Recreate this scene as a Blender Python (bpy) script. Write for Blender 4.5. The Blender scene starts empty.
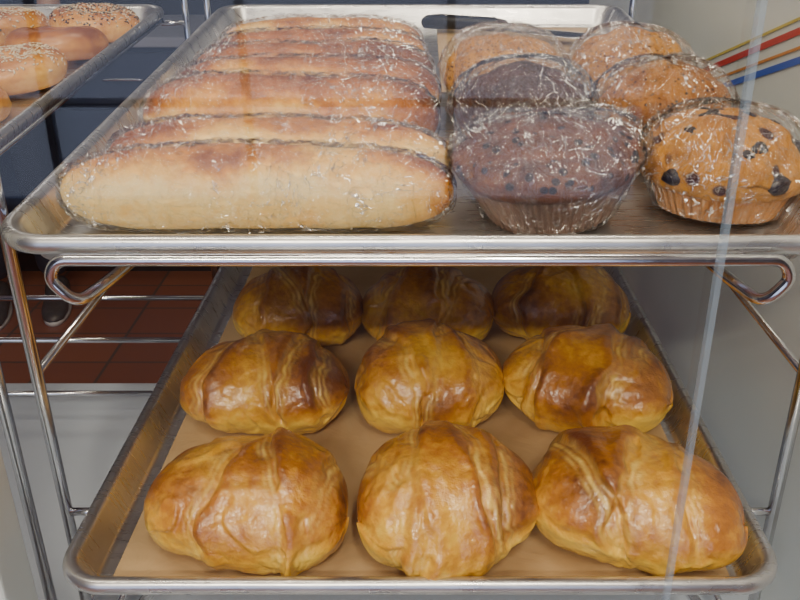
import bpy, bmesh, math, random
from mathutils import Vector, Matrix, noise
R=random.Random(7)
C=bpy.context.scene.collection
ZC=1.35
# ---------------------------------------------------------------- helpers
def link(o,parent=None):
    C.objects.link(o)
    if parent: o.parent=parent
    return o
def empty(name,loc=(0,0,0),rot=(0,0,0)):
    e=bpy.data.objects.new(name,None); e.location=loc; e.rotation_euler=rot; e.empty_display_size=.02
    return link(e)
def mesh_obj(name,verts,faces,mats,parent=None,smooth=True,fm=None,attr=None):
    me=bpy.data.meshes.new(name); me.from_pydata(verts,[],faces)
    for m in (mats if isinstance(mats,(list,tuple)) else [mats]): me.materials.append(m)
    if smooth: me.polygons.foreach_set('use_smooth',[True]*len(me.polygons))
    if fm: me.polygons.foreach_set('material_index',fm)
    if attr:
        a=me.color_attributes.new(name='bake',type='FLOAT_COLOR',domain='POINT')
        flat=[]
        for c in attr: flat+= [c[0],c[1],c[2],1.0]
        a.data.foreach_set('color',flat)
    me.update()
    return link(bpy.data.objects.new(name,me),parent)
def box(name,x0,x1,y0,y1,z0,z1,mat,parent=None,bev=0):
    bm=bmesh.new(); bmesh.ops.create_cube(bm,size=1)
    for v in bm.verts:
        v.co=Vector((x0+(v.co.x+.5)*(x1-x0),y0+(v.co.y+.5)*(y1-y0),z0+(v.co.z+.5)*(z1-z0)))
    if bev: bmesh.ops.bevel(bm,geom=bm.edges[:],offset=bev,segments=3,affect='EDGES',profile=.5)
    me=bpy.data.meshes.new(name); bm.to_mesh(me); bm.free(); me.materials.append(mat)
    return link(bpy.data.objects.new(name,me),parent)
def fillet(pts,r,n=6):
    pts=[Vector(p) for p in pts]; out=[pts[0]]
    for i in range(1,len(pts)-1):
        a,b,c=pts[i-1],pts[i],pts[i+1]
        da=(a-b); dc=(c-b); rr=min(r,da.length*.49,dc.length*.49)
        p=b+da.normalized()*rr; q=b+dc.normalized()*rr
        for k in range(n+1):
            t=k/n; out.append(p*(1-t)**2+b*2*t*(1-t)+q*t*t)
    out.append(pts[-1]); return out
def tube(name,pts,rad,mat,parent=None,fr=0):
    if fr: pts=fillet(pts,fr)
    pts=[Vector(p) for p in pts]
    n=12; V=[];F=[]
    t0=(pts[1]-pts[0]).normalized()
    nrm=t0.orthogonal().normalized()
    for i,p in enumerate(pts):
        if i==0: t=(pts[1]-p).normalized()
        elif i==len(pts)-1: t=(p-pts[i-1]).normalized()
        else: t=((pts[i+1]-p).normalized()+(p-pts[i-1]).normalized()).normalized()
        nrm=(nrm-t*nrm.dot(t)).normalized(); b=t.cross(nrm)
        for k in range(n):
            a=2*math.pi*k/n; V.append(p+nrm*math.cos(a)*rad+b*math.sin(a)*rad)
    for i in range(len(pts)-1):
        for k in range(n):
            F.append((i*n+k,i*n+(k+1)%n,(i+1)*n+(k+1)%n,(i+1)*n+k))
    F.append(tuple(range(n-1,-1,-1))); F.append(tuple(range((len(pts)-1)*n,len(pts)*n)))
    return mesh_obj(name,V,F,mat,parent)
# ---------------------------------------------------------------- node helpers
def newmat(name):
    m=bpy.data.materials.new(name); m.use_nodes=True
    nt=m.node_tree; return m,nt,nt.nodes['Principled BSDF']
def N(nt,t,**k):
    n=nt.nodes.new(t)
    for a,b in k.items():
        if a in n.inputs: n.inputs[a].default_value=b
        else: setattr(n,a,b)
    return n
def coords(nt,scale=(1,1,1),rot=(0,0,0)):
    tc=N(nt,'ShaderNodeTexCoord'); mp=N(nt,'ShaderNodeMapping')
    mp.inputs['Scale'].default_value=scale; mp.inputs['Rotation'].default_value=rot
    nt.links.new(tc.outputs['Object'],mp.inputs[0]); return mp.outputs[0]
def noi(nt,co,scale,detail=4,dist=0,rough=.5):
    n=N(nt,'ShaderNodeTexNoise'); n.inputs['Scale'].default_value=scale; n.inputs['Detail'].default_value=detail
    n.inputs['Distortion'].default_value=dist; n.inputs['Roughness'].default_value=rough
    nt.links.new(co,n.inputs['Vector']); return n.outputs['Fac']
def ramp(nt,fac,stops):
    r=N(nt,'ShaderNodeValToRGB'); el=r.color_ramp.elements
    while len(el)<len(stops): el.new(.5)
    for e,(p,c) in zip(el,stops):
        e.position=p; e.color=(c[0],c[1],c[2],1) if isinstance(c,(tuple,list)) else (c,c,c,1)
    nt.links.new(fac,r.inputs[0]); return r.outputs[0]
def math_(nt,op,a,b=None,clamp=False):
    n=N(nt,'ShaderNodeMath',operation=op); n.use_clamp=clamp
    for i,x in enumerate((a,b)):
        if x is None: continue
        if isinstance(x,(int,float)): n.inputs[i].default_value=x
        else: nt.links.new(x,n.inputs[i])
    return n.outputs[0]
def mixc(nt,fac,a,b):
    n=N(nt,'ShaderNodeMix',data_type='RGBA')
    if isinstance(fac,(int,float)): n.inputs[0].default_value=fac
    else: nt.links.new(fac,n.inputs[0])
    for i,x in ((6,a),(7,b)):
        if isinstance(x,tuple): n.inputs[i].default_value=(x[0],x[1],x[2],1)
        else: nt.links.new(x,n.inputs[i])
    return n.outputs[2]
def bump(nt,h,bs,dist=.001,st=1):
    b=N(nt,'ShaderNodeBump'); b.inputs['Distance'].default_value=dist; b.inputs['Strength'].default_value=st
    nt.links.new(h,b.inputs['Height']); nt.links.new(b.outputs[0],bs.inputs['Normal']); return b
def attr(nt):
    a=N(nt,'ShaderNodeAttribute',attribute_name='bake'); s=N(nt,'ShaderNodeSeparateColor')
    nt.links.new(a.outputs['Color'],s.inputs[0]); return s.outputs
# ---------------------------------------------------------------- materials
def plain(name,col,rough=.5,metal=0,var=.12,sc=30,bmp=0,coat=0):
    m,nt,bs=newmat(name); co=coords(nt); f=noi(nt,co,sc,5)
    a=tuple(max(0,c*(1-var)) for c in col); b=tuple(c*(1+var) for c in col)
    nt.links.new(ramp(nt,f,[(.3,a),(.7,b)]),bs.inputs['Base Color'])
    bs.inputs['Roughness'].default_value=rough; bs.inputs['Metallic'].default_value=metal
    bs.inputs['Coat Weight'].default_value=coat
    if bmp: bump(nt,f,bs,bmp)
    return m
M_chrome=plain('chrome',(.72,.73,.75),.14,1,.05,60)
M_white=plain('white_laminate',(.46,.52,.60),.35,0,.03,8)
M_panel=plain('side_panel_laminate',(.74,.80,.78),.30,0,.04,5)
M_dark=plain('dark_plastic',(.012,.012,.014),.35,0,.2,50)
M_steel=plain('blade_steel',(.55,.56,.58),.22,1,.06,90)
M_wall=plain('wall_paint',(.05,.06,.11),.7,0,.1,3)
M_navy=plain('navy_laminate',(.026,.036,.075),.45,0,.15,4)
M_wall2=plain('wall_paint_light',(.25,.26,.32),.7,0,.06,3)
M_ceil=plain('ceiling_tile',(.6,.6,.6),.8,0,.05,5)
M_skin=plain('skin',(.50,.28,.19),.5,0,.06,40)
M_hair=plain('hair',(.03,.018,.012),.6,0,.3,200)
M_shirt=plain('navy_shirt',(.02,.03,.09),.8,0,.2,60)
M_trouser=plain('dark_trousers',(.012,.014,.03),.85,0,.2,60)
M_shoe=plain('shoe_leather',(.05,.045,.045),.4,0,.2,60)
M_sole=plain('shoe_sole',(.55,.53,.52),.6)
# aluminium
m,nt,bs=newmat('tray_aluminium'); co=coords(nt,(1,1,1))
f=noi(nt,co,14,6,.5); f2=noi(nt,coords(nt,(40,400,40)),1,3)
nt.links.new(ramp(nt,f,[(.3,(.52,.52,.53)),(.7,(.76,.76,.76))]),bs.inputs['Base Color'])
nt.links.new(ramp(nt,f2,[(.2,.22),(.8,.38)]),bs.inputs['Roughness']); bs.inputs['Metallic'].default_value=.92
bump(nt,f2,bs,.0002,.4); M_tray=m
# parchment
m,nt,bs=newmat('parchment'); co=coords(nt); f=noi(nt,co,9,6,.8)
nt.links.new(ramp(nt,f,[(.25,(.32,.20,.09)),(.55,(.45,.31,.16)),(.8,(.53,.38,.21))]),bs.inputs['Base Color'])
bs.inputs['Roughness'].default_value=.55; bump(nt,noi(nt,co,30,4,1),bs,.0015); M_parch=m
# crusts
def crust(name,stops,pale,coat=.6,rough=.32,bumpd=.0012,nsc=22,namp=1.1,coatr=.16):
    m,nt,bs=newmat(name); co=coords(nt); s=attr(nt)
    n1=noi(nt,co,nsc,6,.6,.6); n2=noi(nt,co,160,3,.2)
    fac=math_(nt,'ADD',s[0],math_(nt,'MULTIPLY',math_(nt,'SUBTRACT',n1,.5),namp))
    fac=math_(nt,'ADD',fac,math_(nt,'MULTIPLY',math_(nt,'SUBTRACT',n2,.5),.6),True)
    c=ramp(nt,fac,stops)
    c2=mixc(nt,s[1],c,pale)
    nt.links.new(c2,bs.inputs['Base Color'])
    bs.inputs['Coat Weight'].default_value=coat; bs.inputs['Coat Roughness'].default_value=coatr
    nt.links.new(ramp(nt,n1,[(.3,rough-.08),(.7,rough+.15)]),bs.inputs['Roughness'])
    h=math_(nt,'ADD',noi(nt,co,55,5,.3,.6),math_(nt,'MULTIPLY',noi(nt,co,300,3),.45))
    b=bump(nt,h,bs,bumpd,1); nt.links.new(b.outputs[0],bs.inputs['Coat Normal'])
    return m
M_cro=crust('croissant_crust',[(0,(.90,.58,.07)),(.28,(.72,.36,.025)),(.60,(.43,.155,.012)),(1,(.15,.040,.006))],(.92,.64,.15),.90,.36,.0017,15,1.25,.11)
M_roll=crust('roll_crust',[(0,(.93,.68,.26)),(.34,(.88,.50,.10)),(.66,(.60,.23,.022)),(1,(.26,.068,.007))],(.9,.74,.46),.1,.5,.0006,12,.9)
M_roll2=crust('roll_crust_dark',[(0,(.90,.58,.16)),(.28,(.76,.34,.04)),(.6,(.45,.14,.011)),(1,(.17,.042,.005))],(.85,.60,.30),.15,.45,.0006,14,1.0)
M_bagel=crust('bagel_crust',[(0,(.84,.52,.15)),(.35,(.64,.29,.05)),(.7,(.40,.14,.018)),(1,(.20,.055,.01))],(.80,.62,.36),.2,.4,.0006)
def muffinmat(name,dark,light,speck=None,spscale=260,thr=.25):
    m,nt,bs=newmat(name); co=coords(nt); n1=noi(nt,co,38,6,.4,.65)
    c=ramp(nt,n1,[(.3,dark),(.65,light)])
    if speck:
        v=N(nt,'ShaderNodeTexVoronoi'); v.inputs['Scale'].default_value=spscale; nt.links.new(co,v.inputs['Vector'])
        mk=ramp(nt,v.outputs['Distance'],[(thr-.04,1.0),(thr+.04,0.0)])
        c=mixc(nt,mk,c,speck)
    nt.links.new(c,bs.inputs['Base Color']); bs.inputs['Roughness'].default_value=.55
    bump(nt,noi(nt,co,110,6,.3,.7),bs,.003,1); return m
M_choc=muffinmat('chocolate_muffin_top',(.018,.005,.0015),(.090,.027,.006))
M_choc2=muffinmat('cocoa_muffin_top',(.042,.011,.002),(.19,.060,.010),(.010,.004,.002),120,.3)
M_poppy=muffinmat('poppy_muffin_top',(.32,.11,.008),(.70,.32,.035),(.02,.013,.012),330,.28)
M_brown=muffinmat('bran_muffin_top',(.18,.053,.006),(.48,.19,.02),(.04,.013,.008),200,.23)
M_blue=muffinmat('blueberry_muffin_top',(.32,.11,.008),(.70,.31,.035),(.05,.010,.022),50,.27)
M_berry=plain('blueberry',(.010,.006,.016),.4,0,.3,120)
M_liner=plain('paper_liner',(.19,.105,.07),.4,0,.25,50)
M_linerw=plain('paper_liner_tan',(.46,.20,.05),.6,0,.2,50)
M_seed=plain('sesame_seed',(.75,.62,.42),.5)
M_seedd=plain('poppy_seed',(.03,.03,.03),.5)
# cling film : clear sheet with sharp creases that scatter light
m,nt,bs=newmat('cling_film'); nt.nodes.remove(bs)
out=nt.nodes['Material Output']
w=noi(nt,coords(nt,(60,14,30),(0,0,.5)),1,3,2.0,.5); w2=noi(nt,coords(nt,(16,75,40),(0,0,-.35)),1,3,1.4,.5)
w3=noi(nt,coords(nt,(24,24,24)),1,2,1.0,.5)
bp=N(nt,'ShaderNodeBump'); bp.inputs['Distance'].default_value=.018; bp.inputs['Strength'].default_value=1
nt.links.new(math_(nt,'ADD',w,w2),bp.inputs['Height'])
gl=N(nt,'ShaderNodeBsdfGlossy'); gl.inputs['Roughness'].default_value=.09; gl.inputs['Color'].default_value=(1,1,1,1); nt.links.new(bp.outputs[0],gl.inputs['Normal'])
gl2=N(nt,'ShaderNodeBsdfGlossy'); gl2.inputs['Roughness'].default_value=.26; gl2.inputs['Color'].default_value=(1,1,1,1); nt.links.new(bp.outputs[0],gl2.inputs['Normal'])
tr=N(nt,'ShaderNodeBsdfTransparent'); tr.inputs['Color'].default_value=(.985,.985,.985,1)
lw=N(nt,'ShaderNodeLayerWeight'); nt.links.new(bp.outputs[0],lw.inputs['Normal'])
fa=math_(nt,'ADD',math_(nt,'MULTIPLY',math_(nt,'POWER',lw.outputs['Facing'],5),.3),.085,True)
def line(src,wd):
    return ramp(nt,math_(nt,'ABSOLUTE',math_(nt,'SUBTRACT',src,.5)),[(0,1.0),(wd,0.0)])
ln=math_(nt,'MAXIMUM',line(w,.012),line(w2,.012))
gate=ramp(nt,w3,[(.42,0.0),(.58,.95)])
ln=math_(nt,'MULTIPLY',ln,gate)
mx=N(nt,'ShaderNodeMixShader'); nt.links.new(fa,mx.inputs[0]); nt.links.new(tr.outputs[0],mx.inputs[1]); nt.links.new(gl.outputs[0],mx.inputs[2])
mx2=N(nt,'ShaderNodeMixShader'); nt.links.new(ln,mx2.inputs[0]); nt.links.new(mx.outputs[0],mx2.inputs[1]); nt.links.new(gl2.outputs[0],mx2.inputs[2])
nt.links.new(mx2.outputs[0],out.inputs[0]); M_film=m
# pane glass
def glassmat(name,base,k,tint,frost=0):
    m,nt,bs=newmat(name); nt.nodes.remove(bs); out=nt.nodes['Material Output']
    tr=N(nt,'ShaderNodeBsdfTransparent'); tr.inputs['Color'].default_value=tint
    gl=N(nt,'ShaderNodeBsdfGlossy'); gl.inputs['Roughness'].default_value=.015
    lw=N(nt,'ShaderNodeLayerWeight')
    f=math_(nt,'ADD',math_(nt,'MULTIPLY',math_(nt,'POWER',lw.outputs['Facing'],5),k),base,True)
    mx=N(nt,'ShaderNodeMixShader'); nt.links.new(f,mx.inputs[0]); nt.links.new(tr.outputs[0],mx.inputs[1]); nt.links.new(gl.outputs[0],mx.inputs[2])
    last=mx
    if frost:
        df=N(nt,'ShaderNodeBsdfDiffuse'); df.inputs['Color'].default_value=(.55,.72,.9,1)
        last=N(nt,'ShaderNodeMixShader'); last.inputs[0].default_value=frost
        nt.links.new(mx.outputs[0],last.inputs[1]); nt.links.new(df.outputs[0],last.inputs[2])
    nt.links.new(last.outputs[0],out.inputs[0]); return m
M_glass=glassmat('pane_glass',.026,.2,(.99,.993,.995,1))
M_edge=glassmat('glass_edge',.08,0,(.95,.97,.99,1),.16)
# tile floor
m,nt,bs=newmat('red_tile'); co=coords(nt)
br=N(nt,'ShaderNodeTexBrick'); br.offset=0
br.inputs['Scale'].default_value=1; br.inputs['Brick Width'].default_value=.2; br.inputs['Row Height'].default_value=.2; br.inputs['Mortar Size'].default_value=.005
br.inputs['Color1'].default_value=(.28,.095,.048,1); br.inputs['Color2'].default_value=(.21,.068,.038,1); br.inputs['Mortar'].default_value=(.10,.065,.05,1)
nt.links.new(co,br.inputs['Vector']); nt.links.new(br.outputs['Color'],bs.inputs['Base Color']); bs.inputs['Roughness'].default_value=.35; M_tile=m

# ---------------------------------------------------------------- room
box('floor',-3.2,2.4,-2.6,4.4,-.1,0,M_tile)
box('ceiling',-3.2,2.4,-2.6,4.4,2.7,2.8,M_ceil)
box('wall_back',-3.2,2.4,4.4,4.5,0,2.7,M_wall)
box('wall_left',-3.3,-3.2,-2.6,4.4,0,2.7,M_wall)
box('wall_right',2.4,2.5,-2.6,4.4,0,2.7,M_wall2)
box('baseboard_back',-3.2,2.4,4.375,4.4,0,.1,M_dark)
wf=empty('wall_front')
box('sill',-3.2,2.4,-2.7,-2.6,0,.20,M_wall2,wf)
box('header',-3.2,2.4,-2.7,-2.6,2.3,2.7,M_wall2,wf)
box('pier_a',-3.2,-2.2,-2.7,-2.6,.20,2.3,M_wall2,wf)
box('pier_b',.9,2.4,-2.7,-2.6,.20,2.3,M_wall2,wf)
w1=empty('window_1')
for i,x in enumerate((-2.2,-1.45,-.68,.1,.86)):
    box('mullion_%d'%i,x,x+.03,-2.57,-2.54,.20,2.3,M_wall2,w1)
for i,z in enumerate((.20,.62,2.26)):
    box('transom_%d'%i,-2.2,.9,-2.57,-2.54,z,z+.03,M_wall2,w1)
# back counter
bc=empty('back_counter')
box('carcass',-3.0,-.2,3.08,3.65,.10,.88,M_navy,bc,.004)
box('toe_kick',-3.0,-.2,3.14,3.60,0,.10,M_dark,bc)
box('worktop',-3.02,-.18,3.04,3.67,.88,.915,M_wall2,bc,.006)
for i in range(5):
    x=-2.98+i*.555
    box('door_%d'%i,x,x+.54,3.065,3.08,.13,.66,M_navy,bc,.004)
    box('drawer_%d'%i,x,x+.54,3.065,3.08,.68,.86,M_navy,bc,.004)
    tube('handle_%d'%i,[(x+.2,3.065,.77),(x+.2,3.045,.77),(x+.34,3.045,.77),(x+.34,3.065,.77)],.005,M_chrome,bc,.01)

# ---------------------------------------------------------------- display case
dc=empty('display_case')
box('base_cabinet',-.95,.36,.33,.95,0,.76,M_white,dc,.004)
box('deck',-.95,.36,.33,.96,.76,.78,M_white,dc,.003)
box('side_panel',.300,.325,.34,1.6,.78,1.62,M_panel,dc,.002)
box('corner_upright',-.33,-.276,.43,.47,.78,1.62,M_panel,dc,.003)
box('glass_pane_left',-.62,.1405,.372,.376,.785,1.60,M_glass,dc)
box('glass_pane_right',.139,.296,.3800,.384,.785,1.60,M_glass,dc)
box('glass_edge_strip',.1406,.1432,.3712,.3768,.785,1.60,M_edge,dc)
box('glass_track',-.62,.296,.366,.390,.778,.786,M_steel,dc)
tube('rear_rail',[(-.80,.93,.858),(-.27,.93,.858)],.0035,M_chrome,dc)
tube('rear_rail_low',[(-.80,.90,.80),(-.27,.90,.80)],.0035,M_chrome,dc)
# coloured reflection streaks, painted as thin strips on the side panel
sd=empty('painted_reflection')
def reflection_streak(name,off,col,wd):
    mt=plain('reflection_streak_'+name,col,.4,0,.05)
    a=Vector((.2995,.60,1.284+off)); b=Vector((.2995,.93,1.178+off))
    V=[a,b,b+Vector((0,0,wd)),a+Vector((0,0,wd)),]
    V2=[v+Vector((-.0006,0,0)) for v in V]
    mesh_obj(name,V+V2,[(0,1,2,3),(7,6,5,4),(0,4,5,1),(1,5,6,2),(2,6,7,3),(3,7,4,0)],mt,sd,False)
reflection_streak('red',0,(.55,.05,.04),.006); reflection_streak('orange',-.012,(.6,.25,.05),.0025); reflection_streak('blue',-.024,(.05,.12,.55),.006); reflection_streak('yellow',.012,(.6,.5,.1),.0025)

# ---------------------------------------------------------------- trays
def tray(name,hw,L,loc,rx,R0=.032):
    rings=[(.0225,0),(.0195,.0006),(.0175,.003),(.0105,.0195),(.009,.0218),(.0065,.0235),(.0035,.0237),(.0012,.0225),(0,.0195),(.0002,.0165),(.0015,.0135),(.004,.012),(.0085,.0125),(.0125,.0120),(.0165,.0015),(.0195,-.0012),(.0225,-.0018)]
    V=[];F=[];n=10
    for ins,z in rings:
        r=max(R0-ins*.8,.006)
        for (cx,cy,a0) in ((hw-ins-r,ins+r,-90),(hw-ins-r,L-ins-r,0),(-(hw-ins-r),L-ins-r,90),(-(hw-ins-r),ins+r,180)):
            for k in range(n+1):
                a=math.radians(a0+90*k/n); V.append((cx+r*math.cos(a),cy+r*math.sin(a),z))
    m=4*(n+1)
    for i in range(len(rings)-1):
        for k in range(m):
            F.append((i*m+k,(i+1)*m+k,(i+1)*m+(k+1)%m,i*m+(k+1)%m))
    F.append(tuple(range(m))); F.append(tuple(range((len(rings)-1)*m,len(rings)*m))[::-1])
    o=mesh_obj(name,V,F,M_tray); o.location=loc; o.rotation_euler=(rx,0,0)
    return o
AL=math.radians(4.6); ZF=1.156; YF=.443
def T(u,v,w=0):
    return Vector((u,YF+v*math.cos(AL)-w*math.sin(AL),ZF+v*math.sin(AL)+w*math.cos(AL)))
tray('sheet_pan',.243,.66,T(0,0,0),AL)
tray('sheet_pan',.233,.66,(0,.406,.940),0)
tray('sheet_pan',.230,.66,T(-.536,0,0),AL)
def sheet(name,x0,x1,y0,y1,z,loc,rx,seed,amp=.0012):
    nx,ny=40,50; V=[];F=[]
    for j in range(ny+1):
        for i in range(nx+1):
            x=x0+(x1-x0)*i/nx; y=y0+(y1-y0)*j/ny
            V.append((x,y,z+amp*(1+noise.noise(Vector((x*14,y*14,seed))))))
    for j in range(ny):
        for i in range(nx):
            a=j*(nx+1)+i; F.append((a,a+1,a+nx+2,a+nx+1))
    o=mesh_obj(name,V,F,M_parch); o.location=loc; o.rotation_euler=(rx,0,0); return o
sheet('parchment_paper',-.204,.206,.026,.63,.0004,(0,.406,.940),0,3)
sheet('parchment_paper',.02,.212,.36,.63,.0004,T(0,0,0),AL,9)

# ---------------------------------------------------------------- wire rack
def rack(name,x0,x1,full=True,up=.020,lo=.031):
    e=empty(name)
    for i,x in enumerate((x0,x1)):
        tube('front_post_%d'%i,[(x,.50,.78),(x,.50,1.60)],.0042,M_chrome,e)
        tube('back_post_%d'%i,[(x,1.09,.78),(x,1.09,1.60)],.0042,M_chrome,e)
        tube('top_rail_%d'%i,[(x,.50,1.598),(x,1.09,1.598)],.004,M_chrome,e)
        s=1 if i==0 else -1
        xr=x+s*up
        a=T(0,.035,.0085); b=T(0,.64,.0085)
        tube('upper_ledge_%d'%i,[(xr,a.y,a.z),(xr,b.y,b.z)],.003,M_chrome,e)
        for j,y in enumerate((.50,1.09)):
            z=T(0,(min(y,1.08)-YF)/math.cos(AL),.0085).z
            tube('upper_bracket_%d_%d'%(i,j),[(x,y,z-.004),(xr,min(y,1.08),z-.004)],.003,M_chrome,e)
        if full:
            xl=x+s*lo
            tube('lower_ledge_%d'%i,[(xl,.44,.9485),(xl,1.05,.9485)],.003,M_chrome,e)
            for j,y in enumerate((.50,1.04)):
                tube('lower_bracket_%d_%d'%(i,j),[(x,y if j==0 else 1.09,.944),(xl,y,.944)],.003,M_chrome,e)
            tube('spare_ledge_%d'%i,[(x,.50,1.06),(x,1.09,1.06)],.003,M_chrome,e)
        tube('foot_rail_%d'%i,[(x,.50,.80),(x,1.09,.80)],.003,M_chrome,e)
    tube('back_bar_top',[(x0,1.09,1.598),(x1,1.09,1.598)],.004,M_chrome,e)
    tube('back_bar_low',[(x0,1.09,.84),(x1,1.09,.84)],.004,M_chrome,e)
    xc=(x0+x1)/2
    def stop(nm,y,z,hw,dz):
        P=[(xc-hw+.03,y+.09,z-dz+.012),(xc-hw+.012,y+.03,z-dz+.004),(xc-hw,y+.002,z-dz),(xc-hw-.012,y,z-dz*.4),(xc-hw-.006,y,z),(xc+hw+.006,y,z),(xc+hw+.012,y,z-dz*.4),(xc+hw,y+.002,z-dz),(xc+hw-.012,y+.03,z-dz+.004),(xc+hw-.03,y+.09,z-dz+.012)]
        tube(nm,P,.0036,M_chrome,e,fr=.012)
    stop('upper_stop_wire',.4365,1.1690,.195,.028)
    if full: stop('lower_stop_wire',.399,.947,.195,.024)
    return e
rack('wire_rack',-.258,.258)
rack('wire_rack',-.79,-.285,False,.028)

# ---------------------------------------------------------------- croissants
def sm(a,b,x):
    t=max(0,min(1,(x-a)/(b-a))); return t*t*(3-2*t)
def croissant(X,Y,Z,w,D,H,yaw,seed,sk,off):
    nt_,na=230,150; V=[];F=[];A=[]
    rr=random.Random(seed)
    steps=[(off-rr.uniform(.12,.22),sk,.105,-1),(off+rr.uniform(.18,.30),-sk*rr.uniform(.1,.5),.095,1),
           (off-rr.uniform(.48,.60),-sk*.5,.075,-1),(off+rr.uniform(.54,.68),sk*.4,.075,1)]
    lean=rr.uniform(-.25,.25)
    for i in range(nt_+1):
        t=-1+2*i/nt_; t=math.sin(t*math.pi/2)
        p=max(0,1-abs(t)**2.7)**(1/2.2)
        for k in range(na):
            a=2*math.pi*k/na; ca,sa=math.cos(a),math.sin(a)
            nz=noise.noise(Vector((t*1.3+seed*7.1,ca*.9,sa*.9)))
            nz2=noise.noise(Vector((t*3+seed*3.3,ca*2.0,sa*2.0+5)))
            nz3=noise.noise(Vector((t*8+seed*2.3,ca*5,sa*5+5)))
            s=1.0; cr=0; near=0; edge=0
            for (b,k_,amp,d) in steps:
                xx=(t-b+k_*(ca*p)+.12*nz+.09*nz2+.015*nz3)*d
                fade=max(.36,sm(-.35,.15,nz2+.7*nz+.18))
                s-=amp*(.40+.60*fade)*sm(-.010,.016+.12*(1-fade),xx)
                s+=.030*fade*math.exp(-((xx+.08)/.065)**2)
                s-=.014*fade*math.exp(-((xx-.025)/.018)**2)
                g=math.exp(-((xx-.10)/.085)**2) if xx>-.01 else 0
                near=max(near,g*fade); edge=max(edge,math.exp(-((xx+.05)/.05)**2)*fade)
                cr=max(cr,fade*g*(.60+.40*math.sin(xx*80+nz3*3))*(1 if amp>.08 else .7))
            s+=.006*math.sin((t+sk*ca*p)*75+nz*9+nz3*3)*near
            s*=1+.09*nz+.05*nz2+.014*nz3
            x=t*w/2*(1+.04*nz+.03*nz2); y=ca*p*D/2*s*1.09; z=sa*p*H/2*s*1.13
            y+=-.012*(t*t)+lean*.012*t
            if z<-H*.34: z=-H*.34+(z+H*.34)*.18
            V.append((x,y,z))
            br=.42+.24*sm(0,1,sa)+.50*nz-.40*sm(.25,-.5,sa)-.25*sm(.5,1,t*lean*4)+.20*edge
            A.append((br,max(0,min(1,cr*(.6+.9*max(0,nz3+.2))))*.78,0))
    for i in range(nt_):
        for k in range(na):
            F.append((i*na+k,i*na+(k+1)%na,(i+1)*na+(k+1)%na,(i+1)*na+k))
    o=mesh_obj('croissant',V,F,M_cro,attr=A)
    zmin=min(v[2] for v in V)
    o.location=(X,Y,Z-zmin); o.rotation_euler=(0,0,yaw)
    return o
ZP=.9425
cr=[(-.117,.480,.138,.110,.078,-.12,1,.30,.42),(.016,.480,.124,.118,.082,.25,2,-.40,-.10),(.148,.480,.142,.110,.078,-.22,3,.45,-.35),
    (-.131,.638,.140,.114,.076,-.05,4,.35,.10),(.008,.640,.126,.118,.082,.05,5,.35,-.25),(.145,.640,.144,.112,.080,-.42,6,-.40,-.05),
    (-.124,.790,.130,.115,.076,.10,7,.35,.05),(.008,.785,.132,.118,.076,-.1,8,-.40,-.15),(.143,.795,.138,.115,.078,-.15,9,.3,.25)]
for (X,Y,w,D,H,yaw,seed,sk,off) in cr: croissant(X,Y,ZP,w,D,H,yaw,seed,sk,off)

# ---------------------------------------------------------------- wrapped rolls
def roll_mesh(L,r,seed,grow=0,film=False,dark=0):
    nt_,na=120,64
    if film: nt_,na=200,110
    V=[];F=[];A=[]
    for i in range(nt_+1):
        t=-1+2*i/nt_; t=math.sin(t*math.pi/2)
        p=max(0,1-abs(t)**4.2)**(1/2.1)
        for k in range(na):
            a=2*math.pi*k/na; ca,sa=math.cos(a),math.sin(a)
            nz=noise.noise(Vector((t*2.2+seed*5.7,ca*.8,sa*.8)))
            nz3=noise.noise(Vector((t*7+seed*2.7,ca*2,sa*2)))
            rad=r*(1+.08*nz+.03*nz3)*p+(grow if p>0 else 0)
            if film:
                q=noise.noise(Vector((t*11+ca*4+seed,ca*5,sa*5))); q2=noise.noise(Vector((t*26,ca*9+seed,sa*9+t*14)))
                rad+=.0022*(1-abs(q)*4)+.0009*q2+.0013
            x=t*(L/2+grow); y=ca*rad+.005*math.sin(t*2+seed); z=sa*rad*.96
            lim=-r*.80-(grow*.5)
            if z<lim: z=lim+(z-lim)*.1
            V.append((x,y,z))
            A.append((-.02+dark+.75*sm(.10,1.0,sa*.9+ca*.12+.60*nz)+.45*sm(.6,1,t if seed%2 else -t)+.25*sm(.1,.5,noise.noise(Vector((t*3+seed*1.3,ca,sa+4)))),0,0))
    for i in range(nt_):
        for k in range(na):
            F.append((i*na+k,i*na+(k+1)%na,(i+1)*na+(k+1)%na,(i+1)*na+k))
    return V,F,A
def roll(u0,u1,v,r,seed,mat,yaw=0,dark=0):
    zb=r*.82+.0022
    e=empty('wrapped_bread_roll',T((u0+u1)/2,v,zb),(AL,0,yaw))
    V,F,A=roll_mesh(u1-u0,r,seed,dark=dark); mesh_obj('bread',V,F,mat,e,attr=A)
    V,F,A=roll_mesh(u1-u0+.002,r,seed,.0008,True); mesh_obj('plastic_wrap',V,F,M_film,e)
    for s in (-1,1):
        V=[];F=[];n=22
        for i in range(7):
            for k in range(n):
                a=2*math.pi*k/n; q=1-.45*math.sin(i/6*math.pi*.8)
                rr_=r*.42*q*(1+.35*noise.noise(Vector((i*.8,k*1.9,seed))))
                V.append((s*((u1-u0)/2-.003+i*.0008),math.cos(a)*rr_,math.sin(a)*rr_*.8))
        for i in range(6):
            for k in range(n): F.append((i*n+k,i*n+(k+1)%n,(i+1)*n+(k+1)%n,(i+1)*n+k))
        mesh_obj('wrap_gather_%d'%(s+1),V,F,M_film,e)
roll(-.2225,.021,.070,.0268,1,M_roll,-.04,.04)
roll(-.214,.020,.133,.0250,2,M_roll,-.035,.04)
roll(-.2085,.014,.203,.0315,3,M_roll2,.02,.12)
roll(-.204,.016,.273,.0295,4,M_roll2,0,.04)
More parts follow.
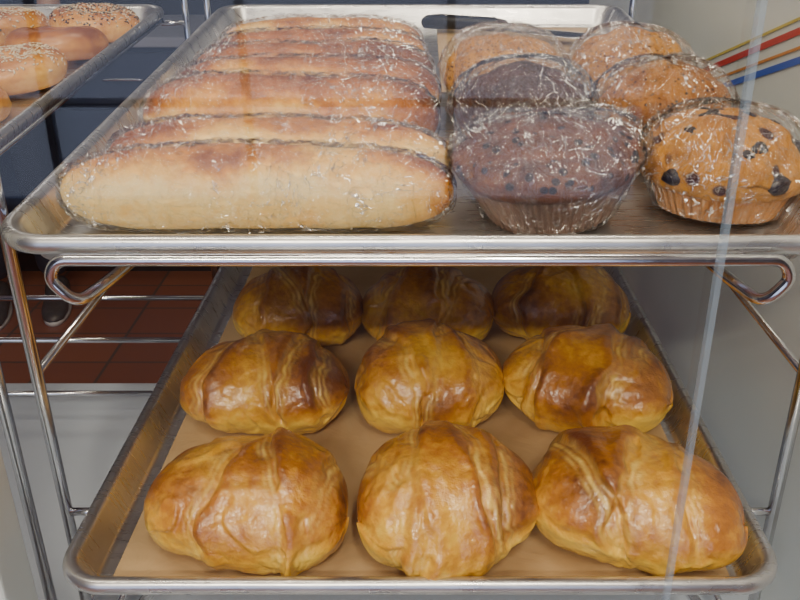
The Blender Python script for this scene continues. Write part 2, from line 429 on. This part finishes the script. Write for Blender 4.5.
roll(-.202,.012,.338,.0280,5,M_roll2,.03,.10)
roll(-.200,.006,.400,.0265,6,M_roll2,-.03,.08)
roll(-.200,.002,.458,.0255,7,M_roll,0,.02)

# ---------------------------------------------------------------- muffins
def lathe(profile,n,fn=None):
    V=[];F=[]
    for i,(r,z) in enumerate(profile):
        for k in range(n):
            a=2*math.pi*k/n; rr_,zz=(r,z) if fn is None else fn(i,a,r,z)
            V.append((rr_*math.cos(a),rr_*math.sin(a),zz))
    for i in range(len(profile)-1):
        for k in range(n): F.append((i*n+k,i*n+(k+1)%n,(i+1)*n+(k+1)%n,(i+1)*n+k))
    F.append(tuple(range(n-1,-1,-1))); F.append(tuple(range((len(profile)-1)*n,len(profile)*n)))
    return V,F
def muffin(name,u,v,Rc,H,seed,mt,liner,berries=0,tilt=(0,0),hl=.028,flare=.0465,sx=1,rz=None):
    e=empty(name,T(u,v,.0022),(AL+tilt[0],tilt[1],seed*1.3 if rz is None else rz))
    e.scale=(sx,1,1)
    n=264; rb=.036
    pr=[(rb*.2,0),(rb*.9,0)]+[(rb+(flare-rb)*j/14,.001+hl*j/14) for j in range(15)]
    def fl(i,a,r,z):
        if i<2: return r,z
        tri=abs(((a*44/(2*math.pi))%1)-.5)*2
        return r+(tri-.5)*(.0014+.0038*(i-2)/14),z+(.0035*noise.noise(Vector((math.cos(a)*3,math.sin(a)*3,seed))) if i>12 else 0)
    V,F=lathe(pr,n,fl); mesh_obj('liner',V,F,liner,e)
    n=144; K=60; pc=[]
    for j in range(K+1):
        q=j/K
        if q<.25:
            t=q/.25; pc.append((flare-.007+(Rc-flare+.007)*math.sin(t*math.pi/2),hl-.010+.012*t*t))
        else:
            t=(q-.25)/.75; a=t*math.pi/2
            pc.append((max(Rc*math.cos(a)**.88,.0004),hl+.002+(H-hl-.002)*math.sin(a)**1.05))
    def fc(i,a,r,z):
        c,s=math.cos(a),math.sin(a)
        P=Vector((c*r*26+seed*9,s*r*26,z*26)); P2=P*2.7
        d=noise.noise(P); d2=noise.noise(P2); cr_=1-abs(noise.noise(P*.9+Vector((4,2,1))))*6
        rr_=r*(1+.095*d+.04*d2); zz=z+(.0060*d+.0028*d2)*(1 if i>12 else .4)-max(0,cr_)*.0036*(1 if i>16 else 0)
        return rr_,zz
    V,F=lathe(pc,n,fc); mesh_obj('cap',V,F,mt,e)
    rr=random.Random(seed*11)
    if berries:
        BV=[];BF=[]
        for b in range(berries):
            a=rr.uniform(0,6.283); t=rr.uniform(.10,.95); aa=t*math.pi/2
            r0=Rc*math.cos(aa)**.88; z0=hl+.002+(H-hl-.002)*math.sin(aa)**1.05
            r,z=fc(30,a,r0,z0)
            R_=rr.uniform(.0050,.0095); base=len(BV)
            for i in range(9):
                for k in range(14):
                    ph=math.pi*i/8; th=2*math.pi*k/14
                    w=1+.35*noise.noise(Vector((i*.7,k*.7,b)))
                    BV.append((r*math.cos(a)*.955+R_*w*math.sin(ph)*math.cos(th),r*math.sin(a)*.955+R_*w*math.sin(ph)*math.sin(th),z-.0045+R_*.75*math.cos(ph)))
            for i in range(8):
                for k in range(14): BF.append((base+i*14+k,base+(i+1)*14+k,base+(i+1)*14+(k+1)%14,base+i*14+(k+1)%14))
        mesh_obj('berries',BV,BF,M_berry,e)
    K=48; pw=[(.004,-.0008),(.028,-.0008),(.036,.0)]
    for j in range(K+1):
        q=j/K
        if q<.3:
            t=q/.3; pw.append((.0395+(Rc+.004-.0395)*t**1.1,.002+(hl+.004)*t))
        else:
            t=(q-.3)/.7; a=t*math.pi/2
            pw.append((max((Rc+.004)*math.cos(a)**.8,.0006),hl+.006+(H+.0055-hl-.006)*math.sin(a)**1.1))
    def fw(i,a,r,z):
        if i<3: return r,z
        c,s=math.cos(a),math.sin(a)
        q=noise.noise(Vector((c*7+seed,s*7,z*45))); q2=noise.noise(Vector((c*16,s*16+seed,z*60)))
        g=(1-abs(q)*3)*.0026+q2*.0015
        f=min(1,r/.015)
        return r+g*f,z+g*.6
    V,F=lathe(pw,180,fw); mesh_obj('plastic_wrap',V,F,M_film,e)
muffin('chocolate_muffin',.084,.084,.0550,.061,1,M_choc2,M_liner,0,(.02,-0.10),.038,.0535,1.06,0)
muffin('blueberry_muffin',.1925,.088,.0510,.064,2,M_blue,M_linerw,26,(0,0),.026,.046)
muffin('chocolate_muffin',.078,.190,.0505,.067,3,M_choc,M_liner,hl=.030,flare=.045)
muffin('poppy_seed_muffin',.180,.190,.0495,.067,4,M_brown,M_linerw,flare=.044)
muffin('poppy_seed_muffin',.070,.294,.0505,.068,5,M_poppy,M_linerw,flare=.044)
muffin('poppy_seed_muffin',.174,.294,.0500,.068,6,M_poppy,M_linerw,flare=.044)

# ---------------------------------------------------------------- knife
kn=empty('serving_knife',T(0.004,.615,.004),(AL,0,math.radians(-24)))
def loft(name,secs,mat,parent,n=20):
    V=[];F=[]
    for (x,hy,hz,cy,cz) in secs:
        for k in range(n):
            a=2*math.pi*k/n; c,s=math.cos(a),math.sin(a)
            V.append((x,cy+hy*math.copysign(abs(c)**.7,c),cz+hz*math.copysign(abs(s)**.7,s)))
    for i in range(len(secs)-1):
        for k in range(n): F.append((i*n+k,i*n+(k+1)%n,(i+1)*n+(k+1)%n,(i+1)*n+k))
    F.append(tuple(range(n-1,-1,-1))); F.append(tuple(range((len(secs)-1)*n,len(secs)*n)))
    return mesh_obj(name,V,F,mat,parent)
loft('handle',[(0,.006,.004,0,.008),(.004,.011,.007,0,.008),(.02,.013,.008,0,.009),(.05,.010,.0075,.001,.009),(.085,.011,.0075,0,.009),(.10,.012,.006,0,.008),(.104,.009,.004,0,.007)],M_dark,kn)
loft('blade',[(.100,.011,.0012,0,.006),(.13,.015,.001,0,.004),(.18,.015,.0009,0,.0025),(.215,.011,.0008,.003,.002),(.235,.002,.0005,.011,.002)],M_steel,kn)
for i,x in enumerate((.03,.06,.088)):
    loft('rivet_%d'%i,[(x-.002,.002,.0006,0,.0168),(x+.002,.002,.0006,0,.0168)],M_steel,kn)

# ---------------------------------------------------------------- bagels
def bagel(u,v,seed,kind,Ro=.0495):
    e=empty('bagel',T(u,v,.0160),(AL,0,seed))
    rM,rm=Ro*.60,Ro*.40; V=[];F=[];A=[];n,m=96,40
    def P(a,b):
        nz=noise.noise(Vector((math.cos(a)*1.5+seed*3,math.sin(a)*1.5,b*.3)))
        r=rm*(1+.12*nz); q=rM+r*math.cos(b); z=r*math.sin(b)*.86
        if z<-.0135: z=-.0135+(z+.0135)*.1
        return Vector((q*math.cos(a),q*math.sin(a),z)),nz
    for i in range(n):
        for k in range(m):
            p,nz=P(2*math.pi*i/n,2*math.pi*k/m); V.append(p)
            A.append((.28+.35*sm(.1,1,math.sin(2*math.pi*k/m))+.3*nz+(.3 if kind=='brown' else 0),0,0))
    for i in range(n):
        for k in range(m): F.append((i*m+k,((i+1)%n)*m+k,((i+1)%n)*m+(k+1)%m,i*m+(k+1)%m))
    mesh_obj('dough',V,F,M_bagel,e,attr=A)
    if kind in('sesame','everything'):
        rr=random.Random(int(seed*100)); SV=[];SF=[];fm=[]
        for s in range(800):
            a=rr.uniform(0,6.283); b=rr.gauss(1.57,.8)
            if b<.1 or b>3.0: continue
            p,_=P(a,b); nn=Vector((math.cos(b)*math.cos(a),math.cos(b)*math.sin(a),math.sin(b)))
            t=nn.orthogonal().normalized(); t.rotate(Matrix.Rotation(rr.uniform(0,6.28),3,nn)); bb=nn.cross(t)
            L=.0020; base=len(SV)
            for vv in (t*L,bb*L*.55,-t*L,-bb*L*.55,nn*.0007,-nn*.0004): SV.append(p+vv+nn*.0004)
            mi=1 if kind=='everything' and rr.random()<.5 else 0
            for f in ((0,1,4),(1,2,4),(2,3,4),(3,0,4),(1,0,5),(2,1,5),(3,2,5),(0,3,5)):
                SF.append(tuple(base+x for x in f)); fm.append(mi)
        mesh_obj('seeds',SV,SF,[M_seed,M_seedd],e,fm=fm)
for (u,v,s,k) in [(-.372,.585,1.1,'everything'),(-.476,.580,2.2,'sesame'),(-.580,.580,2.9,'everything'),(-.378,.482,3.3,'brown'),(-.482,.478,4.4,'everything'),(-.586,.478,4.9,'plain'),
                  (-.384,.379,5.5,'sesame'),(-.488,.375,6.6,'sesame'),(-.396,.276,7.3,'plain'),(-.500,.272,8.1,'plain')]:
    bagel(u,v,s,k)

# ---------------------------------------------------------------- person (staff behind the case)
pe=empty('shop_worker',(-1.42,2.82,0),(0,0,math.radians(15)))
def skin(name,verts,edges,radii,mat,root=0,sub=2):
    me=bpy.data.meshes.new(name); me.from_pydata(verts,edges,[]); me.materials.append(mat)
    o=link(bpy.data.objects.new(name,me),pe)
    md=o.modifiers.new('Skin','SKIN'); md.use_smooth_shade=True
    for i,r in enumerate(radii):
        sv=me.skin_vertices[0].data[i]; sv.radius=(r,r) if not isinstance(r,tuple) else r; sv.use_root=(i==root)
    s=o.modifiers.new('Sub','SUBSURF'); s.levels=sub; s.render_levels=sub
    return o
skin('trousers',[(0,0,.95),(0,0,1.02),(.09,0,.86),(.10,.0,.50),(.10,.02,.10),(-.09,0,.86),(-.10,-.0,.50),(-.10,.02,.10)],
     [(0,1),(0,2),(2,3),(3,4),(0,5),(5,6),(6,7)],[(.15,.11),(.15,.11),.09,.065,.062,.09,.065,.062],M_trouser)
skin('shirt',[(0,0,1.15),(0,0,1.0),(0,0,1.30),(0,0,1.42),(.17,0,1.40),(.23,.0,1.27),(-.17,0,1.40),(-.23,0,1.27)],
     [(0,1),(0,2),(2,3),(3,4),(4,5),(3,6),(6,7)],[(.145,.10),(.15,.11),(.165,.11),(.11,.08),.065,.06,.065,.06],M_shirt)
skin('head',[(0,0,1.46),(0,-.005,1.52),(0,-.01,1.60),(0,-.005,1.68),(0,0,1.73)],[(0,1),(1,2),(2,3),(3,4)],[.055,.055,(.075,.09),(.08,.098),(.05,.06)],M_skin)
skin('hair',[(0,.025,1.62),(0,.02,1.70),(0,.01,1.745)],[(0,1),(1,2)],[(.08,.085),(.087,.10),(.06,.07)],M_hair)
loft('nose',[(-.008,.012,.02,-.105,1.615),(.008,.012,.02,-.105,1.615)],M_skin,pe)
loft('mouth',[(-.022,.004,.003,-.094,1.575),(0,.006,.006,-.098,1.575),(.022,.004,.003,-.094,1.575)],plain('lips',(.4,.12,.1),.4),pe)
for s in (-1,1):
    loft('eye_%d'%(s+1),[(s*.03-.012,.003,.003,-.092,1.645),(s*.03,.006,.007,-.094,1.645),(s*.03+.012,.003,.003,-.092,1.645)],M_dark,pe)
    loft('ear_%d'%(s+1),[(s*.078,.018,.03,0,1.625),(s*.090,.014,.025,.004,1.627)],M_skin,pe)
    skin('forearm_%d'%(s+1),[(s*.235,0,1.27),(s*.25,-.02,1.12),(s*.24,-.10,.93),(s*.24,-.13,.86)],[(0,1),(1,2),(2,3)],[.045,.042,.028,(.018,.035)],M_skin)
    for f in range(4):
        ln=(.06,.075,.07,.055)[f]
        skin('finger_%d_%d'%(s+1,f),[(s*.24,-.105-.018*f,.85),(s*.238,-.112-.018*f,.85-ln*.55),(s*.23,-.108-.018*f,.85-ln)],[(0,1),(1,2)],[.009,.008,.007],M_skin,sub=1)
    skin('thumb_%d'%(s+1),[(s*.238,-.15,.88),(s*.228,-.182,.855),(s*.222,-.19,.825)],[(0,1),(1,2)],[.011,.010,.008],M_skin,sub=1)
    V=[];secs=[(.06,.030,.030,.04),(.04,.040,.045,.05),(0,.042,.05,.055),(-.06,.043,.035,.04),(-.13,.045,.025,.03),(-.18,.035,.018,.024),(-.20,.012,.010,.016)]
    n=18;F=[]
    for (y,hx,hz,cz) in secs:
        for k in range(n):
            a=2*math.pi*k/n; z=cz+hz*math.sin(a); V.append((s*.10+hx*math.cos(a),y,max(z,.012)))
    for i in range(len(secs)-1):
        for k in range(n): F.append((i*n+k,(i+1)*n+k,(i+1)*n+(k+1)%n,i*n+(k+1)%n))
    F.append(tuple(range(n))); F.append(tuple(range((len(secs)-1)*n,len(secs)*n))[::-1])
    mesh_obj('shoe_%d'%(s+1),V,F,M_shoe,pe)
    V=[];F=[]
    for (z) in (.001,.016):
        for k in range(28):
            a=2*math.pi*k/28; V.append((s*.10+.046*math.cos(a)*(1-.12*math.sin(a)),-.07+.135*math.sin(a),z))
    for k in range(28): F.append((k,(k+1)%28,28+(k+1)%28,28+k))
    F.append(tuple(range(27,-1,-1))); F.append(tuple(range(28,56)))
    mesh_obj('sole_%d'%(s+1),V,F,M_sole,pe)

# ---------------------------------------------------------------- lights
def area(name,loc,rot,sx,sy,en,col):
    l=bpy.data.lights.new(name,'AREA'); l.shape='RECTANGLE'; l.size=sx; l.size_y=sy; l.energy=en; l.color=col
    o=bpy.data.objects.new(name,l); o.location=loc; o.rotation_euler=rot; return link(o)
area('window_daylight',(-.66,-2.585,1.25),(math.radians(90),0,0),2.9,2.0,18,(.80,.86,1.0))
area('ceiling_lamp',(-.45,.30,2.66),(0,0,0),1.1,.05,13,(1.0,.86,.64))
area('ceiling_lamp',(.25,-.70,2.60),(math.radians(25),0,0),.07,.9,29,(1.0,.87,.66))
area('ceiling_lamp',(-.55,-1.7,2.55),(math.radians(50),0,0),1.0,.08,42,(1.0,.88,.68))
area('ceiling_lamp',(.15,1.15,2.66),(0,0,0),.9,.05,9,(1.0,.88,.68))
area('ceiling_lamp',(-1.6,3.0,2.66),(0,0,0),1.0,.3,5,(1.0,.92,.8))
wd=bpy.data.worlds.new('World'); bpy.context.scene.world=wd; wd.use_nodes=True
bg=wd.node_tree.nodes['Background']; bg.inputs[0].default_value=(.40,.52,.95,1); bg.inputs[1].default_value=1.0

# ---------------------------------------------------------------- camera
cam=bpy.data.cameras.new('camera'); cam.sensor_width=36; cam.lens=856/800*36; cam.shift_x=-.025; cam.clip_start=.01
co_=bpy.data.objects.new('camera',cam); co_.location=(0,0,ZC); co_.rotation_euler=(math.radians(90-25.2),0,0); link(co_)
bpy.context.scene.camera=co_
